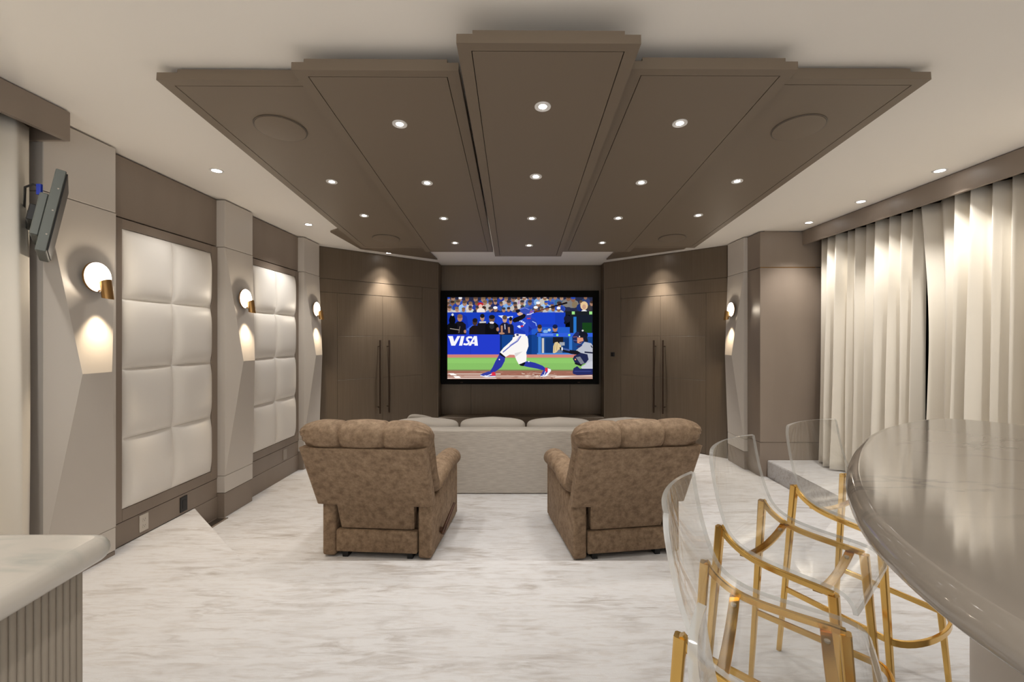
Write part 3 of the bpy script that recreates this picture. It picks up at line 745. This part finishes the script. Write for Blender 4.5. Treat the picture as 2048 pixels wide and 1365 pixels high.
def curtain(xm, y0, y1, z0, z1, pitch, amp, sgn, label, edge=None, seed=1, hem=None):
    R = random.Random(seed)
    t = thing('curtain', (xm, (y0 + y1) / 2, z0), label=label, cat='curtain', group='ivory curtains')
    nf = int(round((y1 - y0) / pitch))
    ph, wd, am = [], [], []
    ts = [0]
    for k in range(nf):
        ts.append(ts[-1] + R.uniform(.7, 1.35)); am.append(amp * R.uniform(.6, 1.25))
    ts = [q / ts[-1] for q in ts]
    NU, NV = nf * 14, 26
    P = []
    for j in range(NV + 1):
        v = j / NV                         # 0 bottom, 1 top
        row = []
        for i in range(NU + 1):
            u = i / NU
            k = min(nf - 1, max(q for q in range(nf) if ts[q] <= u + 1e-9))
            lu = (u - ts[k]) / (ts[k + 1] - ts[k])
            s = math.sin(PI * lu) ** 1.15
            wob = .012 * math.sin(3.1 * k + 4 * v) * (1 - v)
            x = am[k] * s * (.75 + .45 * (1 - v)) + wob
            y = y0 + (y1 - y0) * u + .25 * pitch * math.sin(2 * PI * lu) * .35
            if edge: y += edge(u, v)
            z = z0 + (z1 - z0) * v
            if hem and j == 0: z += hem * math.sin(9 * u * nf) + hem
            row.append((-sgn * x, y - (y0 + y1) / 2, z - z0))
        P.append(row)
    b = B(); b.grid(P)
    o = b.done('drape', M['curtain'], t, smooth=70)
    md = o.modifiers.new('thickness', 'SOLIDIFY'); md.thickness = .004
    return t
curtain(3.47, 3.885, 5.20, .012, 2.52, .135, .135, 1, 'ivory floor length curtain at right, far half beside the pier', seed=4, hem=.006,
        edge=lambda u, v: -.02 * (1 - v) * u)
curtain(3.45, 1.2, 3.84, .012, 2.52, .135, .135, 1, 'ivory floor length curtain at right, near half behind the bar', seed=9, hem=.006,
        edge=lambda u, v: (.038 - .115 * math.sin(PI / 2 * min(1, (1 - v) / .5)) + .03 * max(0, .5 - v)) * max(0, (u - .85) / .15) ** 1.2)
curtain(-2.60, .4, 2.41, .012, 2.52, .19, .09, -1, 'ivory floor length curtain at left edge behind the counter', seed=5)

# ------------------------------------------------------------------ tilted monitor on the left wall
tv = thing('wall_monitor', (-2.40, 2.345, 2.02), (0, 0, 0), 'thin grey wall monitor tilted on its bracket, seen edge on', 'monitor')
nrm = Vector((.715, .70, 0)); along = Vector((.70, -.715, 0))
tl = math.radians(10)
mt = Matrix((( along.x, nrm.x, 0, 0), (along.y, nrm.y, 0, 0), (0, 0, 1, 0), (0, 0, 0, 1)))      # local x: towards camera, local y: screen normal, z up
TT = mt @ Matrix.Rotation(-tl, 4, 'X')
b = B(); b.box(-.21, .21, -.026, .012, -.205, .205, .003, T=TT); b.done('back_shell', M['grey_metal'], tv)
b = B(); b.box(-.20, .20, .012, .018, -.195, .195, .001, T=TT); b.done('display', M['black'], tv)
b = B(); b.box(-.15, .2, -.058, -.026, -.135, .075, .005, T=TT); b.done('electronics_box', M['grey_metal'], tv)
for z in (-.12, .0, .11): B().box(.2095, .2115, -.004, .002, z - .003, z + .003, T=TT).done('edge_screw', M['greige_plastic'], tv)
b = B(); b.box(.02, .14, -.085, -.058, -.06, .02, .004, T=TT)
p0 = TT @ Vector((.05, -.075, -.02)); b.tube([p0, Vector((-.18, .05, -.02)), Vector((-.29, .115, -.02))], .03, .05)
b.box(-.30, -.285, .085, .15, -.10, .08, .003)
b.done('wall_bracket', M['black'], tv)
p1 = TT @ Vector((.17, -.062, .085))
b = B(); b.tube([p1 + Vector((.0, 0, -.02)), p1 + Vector((0, 0, .03))], .014, .022, up=(1, 0, 0)); b.done('cable_plug', M['blue'], tv)
b = B(); b.tube([p1 + Vector((0, 0, .02)), p1 + Vector((-.03, .0, .03)), p1 + Vector((-.08, .01, .02)), Vector((-.22, .06, .06)), Vector((-.285, .12, .02))], .005, n=8); b.done('cable', M['black'], tv, smooth=60)

# ------------------------------------------------------------------ outlets, thermostat, floor vent
def outlet(y, z, m, label, slots):
    t = thing('wall_outlet', (XL + .010, y, z), label=label, cat='outlet')
    B().box(0, .007, -.038, .038, -.06, .06, .003, 2).done('cover_plate', M[m], t)
    if slots:
        for dz in (-.022, .022):
            s_ = B().box(.006, .0085, -.016, .016, dz - .015, dz + .015, .002).done('socket', M[m], t)
            B().box(.008, .0088, -.008, -.006, dz - .002, dz + .007).box(.008, .0088, .006, .008, dz - .002, dz + .007).box(.008, .0088, -.002, .002, dz - .010, dz - .006).done('socket_slot', M['black'], s_)
    else:
        B().box(.006, .009, -.017, .017, -.034, .034, .001).done('insert', M[m], t)
outlet(3.25, .088, 'white_plastic', 'ivory duplex power outlet on the left base panel, nearest the camera', True)
outlet(3.635, .080, 'black', 'black outlet plate below the near padded wall panel', False)
outlet(5.2, .080, 'greige_plastic', 'greige outlet plate below the far padded wall panel', False)
dr_ = Vector((1.366 - 2.745, 7.40 - 6.03, 0)).normalized()
ps = Vector((2.745, 6.03, 1.15)) + dr_ * 1.775
t = thing('wall_control', ps, (0, 0, math.atan2(dr_.y, dr_.x)), 'small black square wall control right of the screen', 'wall control')
B().box(-.034, .034, 0, .012, -.034, .034, .003, 2).done('housing', M['black'], t)
B().box(-.026, .026, .012, .0135, -.026, .026, .001).done('touch_panel', M['glass_dark'], t)
t = thing('floor_vent', (-2.635, 3.93, ZL), label='taupe floor vent register beside the left wall step', cat='vent')
b = B(); b.box(-.05, -.038, -.14, .10, 0, .006).box(.038, .05, -.14, .10, 0, .006).box(-.05, .05, -.14, -.128, 0, .006).box(-.05, .05, .088, .10, 0, .006)
b.done('frame', M['taupe'], t)
B().box(-.04, .04, -.13, .09, .0, .001).done('duct', M['black'], t)
for k in range(7):
    B().box(-.036 + k * .0107, -.031 + k * .0107, -.128, .088, .001, .004).done('slat', M['taupe_dark'], t)

# ------------------------------------------------------------------ sofa
so = thing('sofa', (.06, 4.65, ZL), label='long pale linen sofa seen from behind, facing the screen', cat='sofa')
B().box(-1.62, 1.62, 0, .20, .004, .655, .018, 3).done('back_frame', M['sofa'], so, smooth=40)
B().box(-1.62, 1.62, .20, .98, .05, .30, .02, 3).done('base', M['sofa'], so, smooth=40)
for sx in (-1.62, 1.54): B().box(sx, sx + .08, .20, .98, .05, .56, .025, 3).done('arm', M['sofa'], so, smooth=40)
def puff(w, d, h, name, m, parent, T=Matrix(), e=3.2, sag=.012, N=20):
    """soft boxy cushion"""
    b = B(); P = []
    for i in range(N + 1):
        th = -PI / 2 + PI * i / N; row = []
        for j in range(2 * N):
            ph = 2 * PI * j / (2 * N)
            sg = lambda q, k: math.copysign(abs(q) ** k, q)
            kx = 2 / e
            x = sg(math.cos(th), kx) * sg(math.cos(ph), kx) * w / 2
            z = sg(math.cos(th), kx) * sg(math.sin(ph), kx) * h / 2
            y = sg(math.sin(th), .8) * d / 2 * (1 - .45 * (abs(2 * x / w) ** 4)) * (1 - .45 * (abs(2 * z / h) ** 4))
            row.append(T @ Vector((x, y, z + sag * math.cos(6 * x / w) * (1 if z > 0 else 0))))
        P.append(row)
    b.grid(P, close_v=True)
    bmesh.ops.remove_doubles(b.bm, verts=b.bm.verts, dist=1e-5)
    return b.done(name, m, parent, smooth=80)
for k in range(4):
    B().box(-1.45 + k * .7255, -1.45 + (k + 1) * .7255 - .006, .22, .96, .30, .42, .03, 3).done('seat_cushion', M['sofa'], so, smooth=50)
pos = ['behind the left recliner', 'left of the sofa centre', 'right of the sofa centre', 'behind the right recliner']
for k, xc in enumerate((-1.025, -.298, .428, 1.155)):
    c = thing('back_cushion', (xc, 4.972, ZL + .425), (0, 0, 0), f'plump pale sofa back cushion {pos[k]}', 'cushion', 'sofa back cushions')
    puff(.712, .20, .29 + (0, .012, .004, 0)[k], 'cover', M['cushion'], c, Matrix.Translation((0, 0, .150)), e=6)
for xc, yc, lab in ((-1.07, 5.33, 'pale throw pillow with a raised corner on the sofa, behind the left recliner'), (-1.215, 5.53, 'second pale throw pillow, only its tip above the left recliner')):
    c = thing('throw_pillow', (xc, yc, ZL + .42), (0, 0, 0), lab, 'pillow')
    puff(.34, .10, .34, 'cover', M['cushion'], c, Matrix.Translation((0, 0, .150)) @ Matrix.Rotation(math.radians(55), 4, 'X') @ Matrix.Rotation(math.radians(25), 4, 'Y'), e=7)

# ------------------------------------------------------------------ recliners
def recliner():
    t = thing('recliner')
    S = M['suede']
    BW = .425
    # lower body
    for s in (-1, 1):
        xa, xb = sorted((s * .305, s * .405))
        b = B(); b.box(xa, xb, -.42, .42, .012, .50, .02, 3)
        for v in b.bm.verts:
            if v.co.z > .3: v.co.z = v.co.z - .095 * max(0, min(1, (-.12 - v.co.y) / .1))
        b.done('side_panel', S, t, smooth=40)
    B().box(-.30, .30, -.425, -.36, .045, .205, .012, 3).done('rear_rail', S, t, smooth=40)
    B().box(-.295, .295, -.32, .40, .06, .30, .02, 2).done('seat_frame', S, t)
    b = B(); b.box(-.29, .29, -.345, .38, .012, .07)
    for s in (-1, 1): b.box(s * .24 - .02, s * .24 + .02, -.40, .38, 0, .05)
    b.done('rocker_base', M['black'], t)
    # back panel: narrow below, wide above, leaning
    lean = lambda z: -.405 - .285 * max(0, (z - .30)) / .55
    b = B()
    prof = [(.215, .272), (.398, .283), (.402, BW), (.60, BW + .002), (.86, BW + .005)]
    rows = []
    for z, w in prof:
        y = lean(z)
        rows.append([(-w, y + .012, z), (-w + .014, y, z), (w - .014, y, z), (w, y + .012, z), (w, y + .085, z), (-w, y + .085, z)])
    V = b.grid(rows, close_v=True); b.bm.faces.new(V[0]); b.bm.faces.new(V[-1])
    b.done('back_panel', S, t, smooth=30)
    # cushion of the back: a fat profile swept across, with three channels
    prof = [(-.585, .855), (-.625, .90), (-.635, .955), (-.61, 1.005), (-.56, 1.035), (-.49, 1.04), (-.42, 1.015), (-.37, .965), (-.345, .90), (-.325, .82), (-.29, .72), (-.24, .62), (-.19, .53), (-.16, .46), (-.20, .43),
            (-.30, .44), (-.36, .50), (-.42, .60), (-.47, .72), (-.52, .82)]
    prof = [(y - .09 * max(0, min(1.05, (z - .43) / .43)), z) for y, z in prof]
    cy = sum(p[0] for p in prof) / len(prof); cz = sum(p[1] for p in prof) / len(prof)
    def smooth_loop(pr, n):
        out = []
        m = len(pr)
        for i in range(m):
            p0, p1, p2, p3 = pr[i - 1], pr[i], pr[(i + 1) % m], pr[(i + 2) % m]
            for k in range(n):
                q = k / n
                out.append(tuple(.5 * (2 * p1[a] + (p2[a] - p0[a]) * q + (2 * p0[a] - 5 * p1[a] + 4 * p2[a] - p3[a]) * q * q + (3 * p1[a] - p0[a] - 3 * p2[a] + p3[a]) * q ** 3) for a in (0, 1)))
        return out
    pr = smooth_loop(prof, 4)
    # medial line to shrink towards at the ends
    def med(y, z):
        q = max(0, min(1, (z - .45) / .55)); return (-.24 - .36 * q, max(.50, min(.93, z)))
    NU = 168; W = .455
    rows = []
    for i in range(NU + 1):
        u = -1 + 2 * i / NU
        u = math.copysign(1 - (1 - abs(u)) ** 1.35, u)
        x = u * W
        endk = max(0, 1 - ((abs(u)) ** 5)) ** .42
        gro = sum(math.exp(-(abs(x - g) / .013) ** 1.3) for g in (-.152, .152))
        chan = .5 + .5 * math.cos(2 * PI * x / .304)
        row = []
        for k, (y, z) in enumerate(pr):
            my, mz = med(y, z)
            top = max(0, min(1, (z - .8) / .12))
            pl = 1 + .075 * max(0, (abs(u) - .66) / .34) * math.sin(k * 1.9) * (1 if abs(u) < .995 else 0)
            f = (.12 + .88 * endk) * (1 - .15 * gro * (.4 + .6 * top)) * (.93 + .07 * chan) * pl
            xx = x - math.copysign(.028, x) * (1 - top) * abs(u)
            row.append((xx, my + (y - my) * f, mz + (z - mz) * f))
        rows.append(row)
    b = B(); V = b.grid(rows, close_v=True); b.bm.faces.new(V[0]); b.bm.faces.new(V[-1])
    b.done('back_cushion', S, t, smooth=50)
    # armrests: padded rolls with pleats, falling over at the front
    for s in (-1, 1):
        rows = []
        N = 40
        for i in range(N + 1):
            v = i / N
            y = -.30 + .76 * v
            endf = max(0, 1 - abs(2 * v - 1) ** 6) ** .5
            rx, rz = .088 * (.25 + .75 * endf), .078 * (.25 + .75 * endf)
            zc = .548 + .018 * math.sin(PI * v) - .05 * max(0, (v - .82) / .18) ** 2 - .055 * max(0, (.35 - v) / .35)
            row = []
            for k in range(28):
                a = 2 * PI * k / 28
                pl = 1 + (.035 * math.sin(11 * v * PI)) * max(0, math.cos(a) * s * .5 + .5)
                row.append((s * .372 + math.cos(a) * rx * pl, y, zc + math.sin(a) * rz * pl))
            rows.append(row)
        b = B(); V = b.grid(rows, close_v=True); b.bm.faces.new(V[0]); b.bm.faces.new(V[-1])
        b.done('armrest', S, t, smooth=60)
        B().box(*sorted((s * .318, s * .41)), .40, .43, .03, .50, .012, 2).done('arm_front', S, t, smooth=40)
    B().box(-.285, .285, -.22, .42, .29, .47, .05, 4).done('seat_cushion', S, t, smooth=60)
    B().box(-.29, .29, .41, .47, .09, .44, .028, 4).done('footrest', S, t, smooth=60)
    return t
def lever(t):
    b = B(); b.tube([(.40, -.18, .125), (.428, -.18, .125)], .02, n=12, up=(0, 1, 0)).tube([(.428, -.195, .10), (.444, -.14, .155), (.464, -.08, .215), (.484, -.02, .275)], .012, n=10, scale=[1.35, 1.2, 1.0, .8])
    b.done('recline_lever', M['wood'], t, smooth=50)
rl = recliner()
rr_ = copy_tree(rl)
lever(rl)
rl.location = (-1.005, 3.70, ZL); rl.rotation_euler = (0, 0, math.radians(-4.2))
rr_.location = (.715, 3.715, ZL); rr_.rotation_euler = (0, 0, math.radians(9))
tag(rl, 'left brown mottled suede recliner with wooden side lever, seen from behind', 'recliner', 'pair of recliners')
tag(rr_, 'right brown mottled suede recliner, seen from behind beside the bar stools', 'recliner', 'pair of recliners')

# ------------------------------------------------------------------ bar and counter
def catmull(pts, n=8, closed=True):
    out = []; m = len(pts)
    for i in range(m if closed else m - 1):
        p0, p1, p2, p3 = pts[i - 1], pts[i], pts[(i + 1) % m], pts[(i + 2) % m]
        if not closed and i == 0: p0 = p1
        if not closed and i == m - 2: p3 = p2
        for k in range(n):
            q = k / n
            out.append(tuple(.5 * (2 * p1[a] + (p2[a] - p0[a]) * q + (2 * p0[a] - 5 * p1[a] + 4 * p2[a] - p3[a]) * q * q + (3 * p1[a] - p0[a] - 3 * p2[a] + p3[a]) * q ** 3) for a in (0, 1)))
    return out
def inset(pl, d):
    n = len(pl); area = sum(pl[i - 1][0] * pl[i][1] - pl[i][0] * pl[i - 1][1] for i in range(n))
    s = 1 if area > 0 else -1
    out = []
    for i in range(n):
        (ax, ay), (bx, by) = pl[i - 1], pl[(i + 1) % n]
        tx, ty = bx - ax, by - ay; l = math.hypot(tx, ty) or 1
        out.append((pl[i][0] - s * ty / l * d, pl[i][1] + s * tx / l * d))
    return out
def slab(pl, zt, th, name, m, parent, r=None):
    r = r or th / 2
    b = B(); rings = []
    K = 10
    for k in range(K + 1):
        a = PI / 2 - PI * k / K
        z = zt - th / 2 + math.sin(a) * th / 2
        q = inset(pl, r * (1 - math.cos(a)))
        rings.append([(x, y, z) for x, y in q])
    V = b.grid(rings, close_v=True); b.bm.faces.new(V[0]); b.bm.faces.new(V[-1])
    o = b.done(name, m, parent, smooth=35)
    for f in o.data.polygons:
        if len(f.vertices) > 4: f.use_smooth = False
    return o
bar = thing('marble_bar', (0, 0, 0), label='large rounded bar with polished grey marble top at right', cat='bar')
bo = catmull([(.545, .50), (.562, .64), (.612, .80), (.69, .95), (.805, 1.125), (.955, 1.312), (1.09, 1.456), (1.20, 1.566), (1.39, 1.713), (1.60, 1.828), (1.75, 1.855), (1.89, 1.72), (1.97, 1.4), (2.0, .9), (1.98, .2), (1.95, -.6), (1.5, -.95), (.95, -.95), (.66, -.7), (.56, -.2), (.54, .2)], 6)
slab(bo, 1.078, .056, 'bar_top', M['bar_marble'], bar)
bi = inset(bo, .25)
b = B(); b.prism(bi, 0.0, 1.03); b.done('bar_body', M['pilaster'], bar, smooth=30)
cn = thing('fluted_counter', (0, 0, 0), label='counter with white marble top and fluted side at lower left', cat='counter')
co = [(-2.35, 1.125), (-1.6, 1.126)]
cor = (-.985, 1.126); rad = .05
for k in range(9):
    a = PI / 2 - (PI / 2 - .1) * k / 8
    co.append((cor[0] - rad + math.cos(a) * rad, cor[1] - rad + math.sin(a) * rad))
co += [(-.93, .62), (-.88, .1), (-.83, -.4), (-1.45, -.42), (-1.5, .5), (-2.35, .5)]
slab(co, .925, .058, 'counter_top', M['counter_marble'], cn)
# base and flutes
e0 = Vector((-1.022, 1.072, 0)); ed = Vector((.1, -1, 0)).normalized()
e1 = e0 + ed * 1.45
B().prism([(e0.x - .012, e0.y), (e1.x - .012, e1.y), (-1.42, e1.y), (-1.48, .55), (-2.3, .55), (-2.3, e0.y)][::-1], 0, .868).done('counter_body', M['counter_base'], cn)
pitch = .0172
fb = B(); n = 8
fb.prism([(pitch * .497 * math.sin(-PI / 2 + PI * k / n), pitch * .42 * math.cos(-PI / 2 + PI * k / n)) for k in range(n + 1)], 0, .868)
f0 = fb.done('flute', M['counter_base'], cn, smooth=50)
ang = math.atan2(ed.y, ed.x) + PI
for k in range(38):
    o = f0 if k == 0 else f0.copy()
    if k: C.objects.link(o)
    q = e0 + ed * (pitch * (k + .5))
    o.location = (q.x - .012, q.y, 0); o.rotation_euler = (0, 0, ang + PI)

# ------------------------------------------------------------------ bar stools
def bar_stool():
    t = thing('bar_stool')
    # local x: lateral, local y: forward
    prof = catmull([(-.238, 1.012), (-.227, .96), (-.203, .87), (-.173, .79), (-.140, .735), (-.090, .700), (-.03, .683), (.06, .674), (.14, .669), (.185, .660), (.208, .638), (.214, .612)], 4, False)
    th, HW = .012, .202
    n = len(prof)
    NU = 16
    def pt(u, k):
        y, z = prof[k]
        q = k / (n - 1)
        back = max(0, 1 - q / .42)
        w = HW * (1 - .05 * back)
        # rounded top corners
        if k < 4: w -= .009 * (1 - math.sin(PI / 2 * (k / 4))) 
        return Vector((u * w, y + .032 * back * u * u, z + .006 * u * u * (1 - back)))
    G = [[pt(-1 + 2 * i / NU, k) for i in range(NU + 1)] for k in range(n)]
    def nor(k, i):
        a = G[min(k + 1, n - 1)][i] - G[max(k - 1, 0)][i]; c = G[k][min(i + 1, NU)] - G[k][max(i - 1, 0)]
        return c.cross(a).normalized()
    G2 = [[G[k][i] + nor(k, i) * th for i in range(NU + 1)] for k in range(n)]
    b = B()
    V1 = b.grid(G); V2 = b.grid(G2)
    def rim(a, c):
        for i in range(len(a) - 1):
            f = b.bm.faces.new((a[i], a[i + 1], c[i + 1], c[i])); f.material_index = 1
    rim(V1[0], V2[0]); rim(V1[-1], V2[-1]); rim([r[0] for r in V1], [r[0] for r in V2]); rim([r[-1] for r in V1], [r[-1] for r in V2])
    b.done('acrylic_shell', None, t, smooth=45, mats=[M['acrylic'], M['acrylic_edge']])
    low = nor(n // 2, NU // 2)
    sgn = -1 if low.z > 0 else 1
    # rails follow the shell from the rear leg to the front leg
    k0 = next(k for k in range(n) if prof[k][1] < .765); k1 = next(k for k in range(n) if prof[k][0] > .165)
    off = .012 if low.z > 0 else .024
    for s in (-1, 1):
        path = []
        for k in range(k0, k1 + 1):
            u = .93 * s
            y, z = prof[k]
            nn = nor(k, NU // 2); nn = nn if nn.z < 0 else -nn
            path.append(Vector((u * HW, y, z)) + nn * off)
        B().tube(path, .018, .018, up=(s, 0, 0)).done('side_rail', M['gold'], t, smooth=40)
        a = path[0]; f = path[-1]
        for nm, top, foot in (('leg', a, Vector((s * .214, -.222, 0))), ('leg', f, Vector((s * .210, .215, 0)))):
            top = top + Vector((0, 0, -.002))
            pth = [foot.lerp(top, q / 6) for q in range(7)]
            B().tube(pth, .027, .027, up=(0, 1, 0), scale=[.62 + .38 * q / 6 for q in range(7)]).done(nm, M['gold'], t, smooth=40)
        # side stretcher
        zf = .285
        r = Vector((s * .214, -.222, 0)).lerp(a, zf / a.z); g = Vector((s * .21, .215, 0)).lerp(f, zf / f.z)
        B().tube([r, g], .012, .022, up=(0, 0, 1)).done('side_stretcher', M['gold'], t)
    # curved foot bar at the front
    fx, fy = g.x, g.y
    arc = [(fx * math.cos(PI * k / 16), fy + .075 * math.sin(PI * k / 16), zf) for k in range(17)]
    B().tube(arc, .012, .024, up=(0, 0, 1)).done('foot_bar', M['gold'], t, smooth=40)
    # two cross straps below the seat
    for yy in (-.085, .115):
        k = min(range(n), key=lambda q: abs(prof[q][0] - yy) + (9 if prof[q][1] > .74 else 0))
        path = []
        for i in range(13):
            u = -1 + i / 6
            path.append((u * HW * .92, prof[k][0], prof[k][1] - .024 - .022 * (1 - u * u)))
        st = B().tube(path, .026, .007, up=(0, 0, 1)).done('cross_strap', M['gold'], t, smooth=40)
        sb = B()
        for u in (-.72, .72): sb.lathe([(0, 0), (.007, 0), (.007, .012), (0, .012)], 12, T=Matrix.Translation((u * HW, prof[k][0], prof[k][1] - .026 - .011)))
        sb.done('fixing_stud', M['acrylic_edge'], st)
    return t
st0 = bar_stool()
for i, (x, y, fx, fy, lab) in enumerate(((1.454, 1.942, .446, -.895, 'clear acrylic bar stool with gold legs, farthest along the bar'),
                                         (.944, 1.573, .668, -.743, 'clear acrylic bar stool with gold legs, second farthest along the bar'),
                                         (.590, 1.073, .868, -.496, 'clear acrylic bar stool with gold legs, second nearest, its whole seat in view'),
                                         (.418, .443, .970, -.240, 'clear acrylic bar stool nearest the camera, only its back edge in view'))):
    o = st0 if i == 0 else copy_tree(st0)
    o.location = (x, y, 0)
    o.rotation_euler = (0, 0, math.atan2(fy, fx) - PI / 2)
    tag(o, lab, 'bar stool', 'clear bar stools along the bar')
